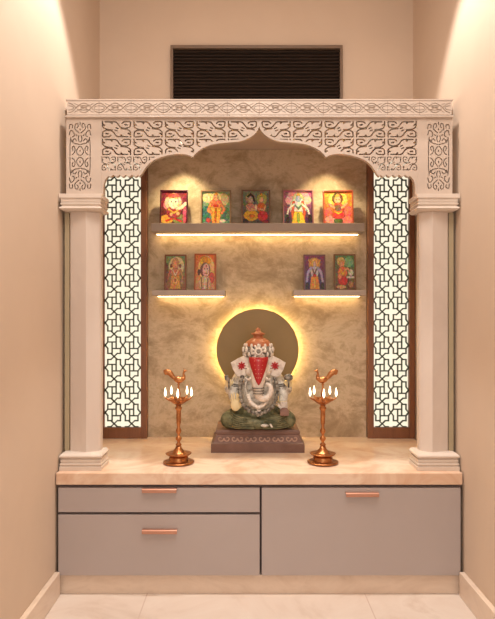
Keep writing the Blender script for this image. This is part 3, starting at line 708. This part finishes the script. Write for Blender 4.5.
# ------------------------------------------------------------------ oil lamps
def oil_lamp(px, yc, s, label):
    x = X(px, yc); z = CT+.0008
    t = thing('oil_lamp', label, 'oil lamp', (x, yc, z), 'tall brass oil lamps')
    b = NB(); lathe(b, x, yc, [(.0, z), (.052, z), (.060, z+.003), (.061, z+.007), (.056, z+.009), (.048, z+.008), (.040, z+.010), (.036, z+.014), (.038, z+.022), (.034, z+.028), (.030, z+.030), (0, z+.030)], 40)
    obj('base_plate', b, 'brass', t, True)
    b = NB(); lathe(b, x, yc, [(0, z+.030), (.030, z+.030), (.048, z+.035), (.051, z+.039), (.048, z+.040), (.036, z+.037), (.026, z+.041), (.020, z+.050), (.013, z+.058), (.011, z+.066), (.0, z+.066)], 40)
    obj('bell_foot', b, 'brass', t, True)
    b = NB()
    pr = [(0, z+.066), (.008, z+.066), (.011, z+.070), (.012, z+.074), (.006, z+.079), (.006, z+.086), (.011, z+.092), (.0125, z+.098), (.009, z+.104), (.005, z+.108), (.006, z+.114), (.010, z+.120), (.0115, z+.127), (.009, z+.134), (.006, z+.139), (.0065, z+.150), (.009, z+.158), (.0095, z+.185), (.009, z+.205), (.011, z+.209), (.014, z+.213), (.014, z+.218), (.009, z+.222), (.011, z+.228), (0, z+.228)]
    lathe(b, x, yc, pr, 24); obj('stem', b, 'brass', t, True)
    # oil dish with five spouts
    b = NB(); zd = z+.228
    lathe(b, x, yc, [(0, zd), (.012, zd), (.026, zd+.008), (.038, zd+.018), (.042, zd+.025), (.040, zd+.026), (.034, zd+.019), (.022, zd+.012), (0, zd+.010)], 40)
    fl = []
    for k in range(5):
        a = -PI/2+2*PI*k/5+(.06*s); c, sn = math.cos(a), math.sin(a)
        tube(b, [(x+c*.032, yc+sn*.032, zd+.018), (x+c*.044, yc+sn*.044, zd+.024), (x+c*.054, yc+sn*.054, zd+.031)], [.009, .0075, .004], 8, .5, nrm=(0, 0, 1))
        fl.append((x+c*.053, yc+sn*.053, zd+.033))
    obj('oil_dish', b, 'brass', t, True)
    for p in fl:
        b = NB(); tube(b, [(p[0], p[1], p[2]-.003), (p[0], p[1], p[2]+.006)], .0016, 6); w = obj('wick', b, 'wick', t)
        b = NB(); lathe(b, p[0], p[1], [(0, p[2]+.001), (.0030, p[2]+.005), (.0046, p[2]+.012), (.0040, p[2]+.021), (.0019, p[2]+.031), (0, p[2]+.038)], 10); obj('flame', b, 'flame', w, True)
    # central spire
    b = NB(); lathe(b, x, yc, [(0, zd+.010), (.008, zd+.012), (.010, zd+.020), (.005, zd+.028), (.0075, zd+.036), (.009, zd+.045), (.005, zd+.060), (.0035, zd+.075), (.006, zd+.080), (.0, zd+.086)], 16); obj('spire', b, 'brass', t, True)
    # peacock finial: s=+1 faces right (tail to the left)
    zb = zd+.098
    b = NB(); ell(b, (x, yc, zb), (.020, .011, .013), (0, .15*s, 0))
    tube(b, smoothline([(x+s*.012, yc, zb), (x+s*.022, yc, zb+.010), (x+s*.019, yc, zb+.022), (x+s*.022, yc, zb+.033)], 4), [.009]*4+[.006]*4+[.0045]*5, 8)
    ell(b, (x+s*.024, yc, zb+.035), (.0065, .005, .005)); tube(b, [(x+s*.028, yc, zb+.036), (x+s*.038, yc, zb+.034)], [.003, .0006], 6)
    tube(b, [(x+s*.023, yc, zb+.038), (x+s*.020, yc, zb+.046)], [.001, .002], 6)
    tube(b, [(x, yc, zb-.018), (x, yc, zb-.006)], [.004, .006], 8)
    o = remeshed('peacock', b, 'brass', t, .0018, 2); o['label'] = 'peacock finial'
    b = NB()
    P = smoothline([(x-s*.012, yc, zb+.002), (x-s*.024, yc, zb+.014), (x-s*.034, yc, zb+.026), (x-s*.046, yc, zb+.031), (x-s*.058, yc, zb+.027)], 5)
    tube(b, P, [.006+.0055*math.sin(PI*min(1, i/(len(P)-1))*.75) for i in range(len(P)-1)]+[.003], 10, .45)
    obj('tail', b, 'brass', o, True)
oil_lamp(178.6, .13, 1, 'tall copper-brass oil lamp left of the idol, peacock tail pointing left')
oil_lamp(322.8, .13, -1, 'tall copper-brass oil lamp right of the idol, peacock tail pointing right')

# ------------------------------------------------------------------ idol
YI = .385
sI = S(YI-.04)
x0I = X(258, YI)
PT = CT+.094     # pedestal top
def ix(px): return (px-258)/sI
def iz(py): return (432-py)/sI
pf = .30
t = thing('idol_pedestal', 'low brown carved pedestal with scroll frieze under the seated idol', 'pedestal', (x0I, YI, CT+.0005))
xa, xb = X(211, pf), X(304.6, pf)
b = NB(); c = (xa+xb)/2
prof = [(0, CT+.0005), (0, CT+.037), (.006, CT+.040), (.010, CT+.044), (.022, CT+.074), (.018, CT+.078), (.018, CT+.086), (.022, CT+.0935)]
rings = []
for d, z in prof: rings.append([b.verts.new(q) for q in ((xa+d, pf+d*.8, z), (xb-d, pf+d*.8, z), (xb-d, .555-d*.5, z), (xa+d, .555-d*.5, z))])
b.faces.new(rings[0][::-1]); b.faces.new(rings[-1])
for A_, B_ in zip(rings, rings[1:]):
    for k in range(4): b.faces.new((A_[k], A_[(k+1) % 4], B_[(k+1) % 4], B_[k]))
obj('block', b, 'pedestal', t)
b = NB()
for i in range(6):
    cx_ = c+(i-2.5)*.0575
    for s in (-1, 1):
        P = []
        for k in range(22):
            a = 1.9*PI*k/21; r = .002+.0118*(k/21)
            P.append((cx_+s*(.0143+r*math.cos(a+.5)*-1), r*math.sin(a+.5)))
        pts = [(px_, pf+.009+(q+.012)*.35*.5-.002, CT+.058+q) for px_, q in P]
        pts = [(p[0], pf+.8*(.010+(p[2]-(CT+.044))*.4)-.001, p[2]) for p in pts]
        tube(b, pts, .0028, 6, .9)
obj('scroll_frieze', b, 'pedrel', t)

PTz = CT+.0935
R0 = thing('elephant_deity_statue', 'seated elephant-headed deity statue in silver white with green lap cloth and red forehead', 'statue', (x0I, YI, PTz+.0005))
def ip(px, py, dy): return (x0I+ix(px), YI+dy, PTz+.0005+iz(py))
# body: torso, belly, four arms, one continuous surface
b = NB()
ell(b, ip(258, 398, -.005), (.078, .058, .088)); ell(b, ip(258, 402, -.035), (.066, .045, .058))
ell(b, ip(258, 383, 0), (.098, .05, .04)); ell(b, ip(258, 376, 0), (.045, .045, .045))
def limb(b, pts, rs): 
    P = smoothline(pts, 5); n_ = len(P); m_ = len(rs)
    rr = [np.interp(i/(n_-1)*(m_-1), range(m_), rs) for i in range(n_)]
    tube(b, P, rr, 12)
    ell(b, pts[0], (rs[0],)*3, seg=12, ring=8); ell(b, pts[-1], (rs[-1],)*3, seg=12, ring=8)
limb(b, [ip(239, 384, 0), ip(233, 396, -.02), ip(234, 404, -.06)], [.028, .022, .016])          # lower left, to open palm
limb(b, [ip(277, 384, 0), ip(283, 397, -.02), ip(282, 407, -.06)], [.028, .022, .016])          # lower right
limb(b, [ip(238, 382, .01), ip(230, 394, .0), ip(227.5, 393, -.03), ip(228, 388, -.045)], [.024, .019, .015, .012])
limb(b, [ip(278, 382, .01), ip(286, 394, .0), ip(288.5, 393, -.03), ip(288, 388, -.045)], [.024, .019, .015, .012])
remeshed('body', b, 'silver', R0, .0035, 5)
# hands with fingers
def hand(name, c, up, m, sc_=1., holding=False):
    b = NB(); c = V(c)
    w_ = .021*sc_; ell(b, c, (w_, .009*sc_, .024*sc_))
    for k, (fx, ln) in enumerate(((-.014, .026), (-.005, .031), (.005, .029), (.014, .022))):
        p0 = c+V((fx*sc_, 0, .012*sc_)); 
        if holding: pts = [p0, p0+V((0, -.012, .012))*sc_, p0+V((0, -.018, 0))*sc_]
        else: pts = [p0, p0+V((fx*.15, -.002, ln*.6+.01))*sc_, p0+V((fx*.2, 0, ln+.012))*sc_]
        tube(b, pts, [.0043*sc_, .0040*sc_, .0030*sc_], 8)
    th = -up
    tube(b, [c+V((th*.014, 0, -.008))*sc_, c+V((th*.026, -.004, .004))*sc_, c+V((th*.028, -.006, .017))*sc_], [.007*sc_, .006*sc_, .004*sc_], 8)
    return remeshed(name, b, m, R0, .0012, 1)
o = hand('hand', ip(235.6, 407.5, -.078), -1, 'cream'); o['label'] = 'cream open palm raised in blessing'
hand('hand', ip(283, 408.5, -.076), 1, 'white', .85, True)
o = hand('hand', ip(228.2, 386.5, -.052), -1, 'cream', .72, True)
o = hand('hand', ip(288.5, 386.5, -.052), 1, 'cream', .72, True)
# attributes held
b = NB(); p = ip(229, 384, -.064)
tube(b, [(p[0], p[1], p[2]-.035), (p[0]-.002, p[1], p[2]+.014)], [.004, .0045], 8); prism(b, [(p[0]-.018, p[2]+.005), (p[0]-.004, p[2]+.002), (p[0]-.004, p[2]+.026), (p[0]-.020, p[2]+.024)], p[1]-.004, p[1]+.004, .001)
o = obj('axe', b, 'greyorn', R0); o['label'] = 'dark grey axe'
b = NB(); p = ip(288, 381, -.064)
tube(b, [(p[0], p[1], p[2]-.04), (p[0], p[1], p[2])], .004, 8); ell(b, (p[0], p[1], p[2]+.004), (.020, .012, .015))
o = obj('mace', b, 'greyorn', R0, True)
b = NB(); p = ip(283.4, 413.8, -.092); box(b, p[0]-.019, p[0]+.019, p[1]-.010, p[1]+.020, p[2]-.014, p[2]+.010, .004); ell(b, (p[0], p[1]+.004, p[2]+.012), (.015, .012, .008))
o = obj('sweet_bowl', b, 'sweet', R0, False); o['label'] = 'small brown bowl of sweets'
# crossed legs with green cloth
b = NB()
limb(b, [ip(245, 418, .02), ip(232, 421.5, -.01), ip(228, 423, -.04)], [.038, .037, .034])
limb(b, [ip(271, 418, .02), ip(284, 421.5, -.01), ip(288, 423, -.04)], [.038, .037, .034])
limb(b, [ip(228, 423.5, -.045), ip(243, 424, -.075), ip(262, 425.5, -.085)], [.033, .030, .022])
limb(b, [ip(288, 424, -.045), ip(273, 423, -.062), ip(250, 421.5, -.066)], [.032, .028, .020])
ell(b, ip(258, 418, -.01), (.085, .075, .035)); ell(b, ip(258, 428, -.02), (.15, .07, .017))
remeshed('lap_cloth', b, 'green', R0, .0035, 3)
b = NB()
for i_ in range(7):
    q_ = i_/6
    for sg in (-1, 1):
        pa = (258+sg*(28+5*q_), 414+13*q_, -.052-.012*q_); pb = (258+sg*(20+2*q_), 417.5+11.5*q_, -.090-.016*math.sin(PI*(.25+.6*q_))); pc = (258+sg*(6-3*q_), 420.5+8.5*q_, -.098-.012*q_)
        tube(b, smoothline([ip(*pa), ip(*pb), ip(*pc)], 6), [.0008]+[.0023]*11+[.0008], 6)
obj('cloth_folds', b, 'green', R0, True)
# feet peeking out
b = NB(); ell(b, ip(264, 426, -.108), (.017, .010, .007)); 
for k in range(5): ell(b, ip(269.5+k*.4, 424.5+k*.7, -.114), (.005, .004, .0028), seg=8, ring=6)
remeshed('foot', b, 'silver', R0, .002, 1)
# head and trunk, continuous
b = NB()
ell(b, ip(258, 367, -.035), (.052, .048, .052)); ell(b, ip(250, 374, -.06), (.022, .022, .022)); ell(b, ip(266, 374, -.06), (.022, .022, .022))
limb(b, [ip(258, 366, -.07), ip(258, 378, -.092), ip(257.5, 388, -.100), ip(258.5, 397, -.102), ip(264, 400, -.102), ip(269, 396, -.100), ip(270, 389, -.096), ip(266.5, 386, -.094)], [.042, .034, .0235, .0180, .015, .0125, .010, .008])
remeshed('head', b, 'white', R0, .003, 3)
# ears
for s in (-1, 1):
    b = NB()
    P = [(9, 360), (14.5, 359), (20, 361.5), (27.5, 366), (25.5, 372), (21.5, 379.5), (17, 380.5), (11.5, 378), (9, 372)]
    pts = [(x0I+s*a/sI, PTz+iz(c_)) for a, c_ in P]
    if s < 0: pts = pts[::-1]
    prism(b, pts, YI-.058, YI-.044, .004)
    for v in b.verts: v.co.y += .25*max(0, abs(v.co.x-x0I)-.05)
    bmesh.ops.recalc_face_normals(b, faces=b.faces)
    o = obj('ear', b, 'white', R0)
    b = NB(); cx_, cz_ = x0I+s*16.5/sI, PTz+iz(368.8); yy = YI-.060+.25*.02
    for k in range(8):
        a = 2*PI*k/8; ell(b, (cx_+.0105*math.cos(a), yy, cz_+.0105*math.sin(a)), (.0085, .0028, .0036), (0, -a, 0), 10, 6)
    ell(b, (cx_, yy, cz_), (.004, .004, .004), seg=10, ring=6)
    f = obj('ear_flower', b, 'red', o, True); f['label'] = 'red flower ornament'
# red forehead plate following the trunk
b = NB(); rows = [(359.5, 9.6, -.113), (364, 9.0, -.1195), (369, 7.6, -.125), (374, 5.9, -.1285), (379, 4.1, -.130), (383, 2.4, -.1305), (386, .6, -.1305)]
g = []
for py, hwid, yy in rows:
    g.append([b.verts.new((x0I+hwid*u/sI, YI+yy+.020*abs(u)**2*(hwid/9.5), PTz+iz(py))) for u in (-1, -.6, -.2, .2, .6, 1)])
for A_, B_ in zip(g, g[1:]):
    for k in range(5): b.faces.new((A_[k], B_[k], B_[k+1], A_[k+1]))
bmesh.ops.recalc_face_normals(b, faces=b.faces)
r = bmesh.ops.extrude_face_region(b, geom=b.faces[:]); bmesh.ops.translate(b, verts=[e for e in r['geom'] if isinstance(e, bmesh.types.BMVert)], vec=(0, .006, 0))
bmesh.ops.recalc_face_normals(b, faces=b.faces)
o = obj('forehead_mark', b, 'red', R0, True); o['label'] = 'red tapering forehead mark'
b = NB()
for py in (363, 367, 371, 375, 379):
    for u in (-.45, 0, .45):
        w_ = np.interp(py, [q[0] for q in rows], [q[1] for q in rows]); yy = np.interp(py, [q[0] for q in rows], [q[2] for q in rows])
        ell(b, (x0I+w_*u/sI, YI+yy+.020*u*u*w_/9.5-.001, PTz+iz(py)), (.0013,)*3, seg=6, ring=4)
obj('dots', b, 'cream', o)
b = NB()
for (px_, py_, dy_, rr) in ((257.6, 389.5, -.100, .0235), (257.8, 392.2, -.101, .0220), (258.2, 394.8, -.102, .0205)):
    c_ = ip(px_, py_, dy_); tube(b, [(c_[0]+rr*math.cos(q), c_[1]+rr*math.sin(q), c_[2]) for q in [2*PI*k/20 for k in range(20)]], .0028, 6, closed=True)
obj('trunk_band', b, 'greyorn', R0, True)
# eyes, tusks
for s in (-1, 1):
    b = NB(); ell(b, (x0I+s*12.0/sI, YI-.080, PTz+iz(371)), (.0045, .003, .0025)); obj('eye', b, 'greyorn', R0, True)
    b = NB(); L_ = 1 if s < 0 else .6
    tube(b, smoothline([(x0I+s*6.5/sI, YI-.085, PTz+iz(378.5)), (x0I+s*9.5/sI, YI-.100, PTz+iz(381.5)), (x0I+s*(9.5+4*L_)/sI, YI-.104, PTz+iz(380.5-1.5*L_))], 4), [.006, .006, .0055, .005, .005, .004, .003, .002, .001], 8)
    o = obj('tusk', b, 'white', R0, True)
# crown
b = NB(); cx_, cy_ = x0I, YI-.03
zc0 = PTz+iz(360)
lathe(b, cx_, cy_, [(.0, zc0), (.050, zc0), (.061, zc0+.010), (.064, zc0+.028), (.058, zc0+.046), (.046, zc0+.060), (0, zc0+.062)], 32)
cr_ = obj('crown', b, 'greyorn', R0, True)
b = NB()
for row, (zr, rr, n_, sz) in enumerate(((zc0+.012, .061, 14, .012), (zc0+.031, .064, 14, .013), (zc0+.048, .057, 12, .011))):
    for k in range(n_):
        a = 2*PI*(k+.5*(row % 2))/n_
        ell(b, (cx_+rr*math.cos(a), cy_+rr*math.sin(a), zr), (sz*.55, sz*.55, sz*.95), (0, 0, a), 8, 6)
obj('crown_petals', b, 'white', cr_, True)
b = NB()
for k in range(16):
    a = 2*PI*k/16; ell(b, (cx_+.066*math.cos(a), cy_+.066*math.sin(a), zc0+.021), (.003,)*3, seg=8, ring=6)
for k in range(24):
    a = 2*PI*k/24; ell(b, (cx_+.058*math.cos(a), cy_+.058*math.sin(a), zc0+.003), (.0035,)*3, seg=8, ring=6)
obj('crown_beads', b, 'greyorn', cr_, True)
b = NB(); cz_ = PTz+iz(354)
ring = [(cx_+.013*math.cos(2*PI*k/20), cy_-.072, cz_+.013*math.sin(2*PI*k/20)) for k in range(20)]
tube(b, ring, .0045, 8, closed=True)
for k in range(9):
    a = 2*PI*k/9; ell(b, (cx_+.024*math.cos(a), cy_-.066, cz_+.022*math.sin(a)), (.0095, .004, .0048), (0, -a, 0), 10, 6)
obj('crown_rosette', b, 'white', cr_, True)
b = NB(); ell(b, (cx_, cy_-.069, cz_), (.009, .005, .009)); obj('rosette_centre', b, 'greyorn', cr_, True)
b = NB(); z1_ = PTz+iz(350)
lathe(b, cx_, cy_, [(0, z1_-.004), (.058, z1_-.004), (.058, z1_+.006), (.050, z1_+.022), (.034, z1_+.034), (.022, z1_+.040), (.020, z1_+.050), (.030, z1_+.053), (.030, z1_+.058), (.016, z1_+.062), (.010, z1_+.068), (.011, z1_+.074), (.005, z1_+.080), (0, z1_+.083)], 32)
o = obj('crown_cap', b, 'orange', cr_, True); o['label'] = 'orange crown cap'
# shoulder ornaments, garlands
def garland(name, pts, r, m, step_, rowr=None):
    P = smoothline(pts, 14); b = NB(); acc = 0; last = P[0]; ell(b, P[0], (r,)*3, seg=8, ring=6)
    for q in P[1:]:
        acc += (q-last).length; last = q
        if acc >= step_:
            acc = 0; ell(b, q, (r,)*3, seg=8, ring=6)
    tube(b, P, r*.6, 6); return obj(name, b, m, R0, True)
garland('garland', [ip(242, 380, -.055), ip(239.8, 391, -.075), ip(242, 404, -.100), ip(249, 411.5, -.104), ip(258, 414.5, -.104), ip(267, 411.5, -.104), ip(274, 404, -.100), ip(276.5, 391, -.075), ip(274, 380, -.055)], .0095, 'greyorn', .016)
garland('garland', [ip(246.5, 381, -.055), ip(245.5, 392, -.072), ip(248, 401, -.085), ip(252.5, 404.5, -.09)], .0045, 'silver', .008)
garland('garland', [ip(269.5, 381, -.055), ip(270.5, 392, -.072), ip(268.5, 401, -.085), ip(264, 404.5, -.09)], .0045, 'silver', .008)
o = garland('necklace', [ip(248.5, 398, -.078), ip(250.5, 404, -.09), ip(258, 408.5, -.094), ip(265.5, 404, -.09), ip(267.5, 398, -.078)], .0095, 'pearl', .009)
b = NB(); p = ip(258, 414, -.100)
for k in range(7):
    a = 2*PI*k/7; ell(b, (p[0]+.010*math.cos(a), p[1], p[2]+.010*math.sin(a)), (.0062, .004, .0042), (0, -a, 0), 8, 6)
o = obj('pendant', b, 'white', R0, True)
b = NB(); ell(b, (p[0], p[1]-.002, p[2]), (.005, .005, .005)); obj('pendant_stone', b, 'greyorn', o, True)
for s in (-1, 1):
    b = NB()
    for dz_ in (0, .009, .018):
        p = ip(258+s*22.5, 388, -.005); tube(b, [(p[0]+.027*math.cos(a), p[1]+.027*math.sin(a), p[2]-dz_+.004*s*math.cos(a)) for a in [2*PI*k/18 for k in range(18)]], .0032, 6, closed=True)
    obj('armlet', b, 'greyorn', R0, True)
    b = NB(); p = ip(258+s*23.6, 402 if s < 0 else 404, -.055)
    for dz_ in (0, .007):
        tube(b, [(p[0]+.018*math.cos(a), p[1]+.018*math.sin(a), p[2]-dz_) for a in [2*PI*k/16 for k in range(16)]], .0028, 6, closed=True)
    obj('bracelet', b, 'cream', R0, True)

# ------------------------------------------------------------------ lights
def spot(name, loc, tgt, e, ang, blend, col, rad=.03):
    l = bpy.data.lights.new(name, 'SPOT'); l.energy = e; l.spot_size = math.radians(ang); l.spot_blend = blend; l.color = col; l.shadow_soft_size = rad
    o = bpy.data.objects.new(name, l); COL.objects.link(o); o.location = loc
    o.rotation_euler = (V(tgt)-V(loc)).to_track_quat('-Z', 'Y').to_euler(); return o
def area(name, loc, tgt, e, sx, sy, col):
    l = bpy.data.lights.new(name, 'AREA'); l.shape = 'RECTANGLE'; l.size = sx; l.size_y = sy; l.energy = e; l.color = col
    o = bpy.data.objects.new(name, l); COL.objects.link(o); o.location = loc
    o.rotation_euler = (V(tgt)-V(loc)).to_track_quat('-Z', 'Y').to_euler(); return o
WARM = (1, .80, .60)
spot('room_spot', (-.45, -.10, 2.72), (-.45, -.10, 0), 52, 68, .22, (1, .95, .90), .03)
spot('room_spot', (.45, -.10, 2.72), (.45, -.10, 0), 52, 68, .22, (1, .95, .90), .03)
area('ceiling_fill', (0, -1.1, 2.72), (0, -1.1001, 0), 17, .9, .9, (1, .95, .89))  # added fill light for floor, cabinets and facade, not a real ceiling fixture
for xl in (-.345, .335):
    spot('canopy_spot', (xl, .50, SOF-.012), (xl, .57, .5), 9.5, 95, .8, (1, .80, .47), .012)
w = bpy.data.worlds.new('world'); sc.world = w; w.use_nodes = True
bg = w.node_tree.nodes['Background']; bg.inputs['Color'].default_value = (1, .95, .89, 1); bg.inputs['Strength'].default_value = 1.32

vs = sc.view_settings
vs.view_transform = 'Standard'; vs.look = 'None'; vs.gamma = 1; vs.use_curve_mapping = False; vs.exposure = .52
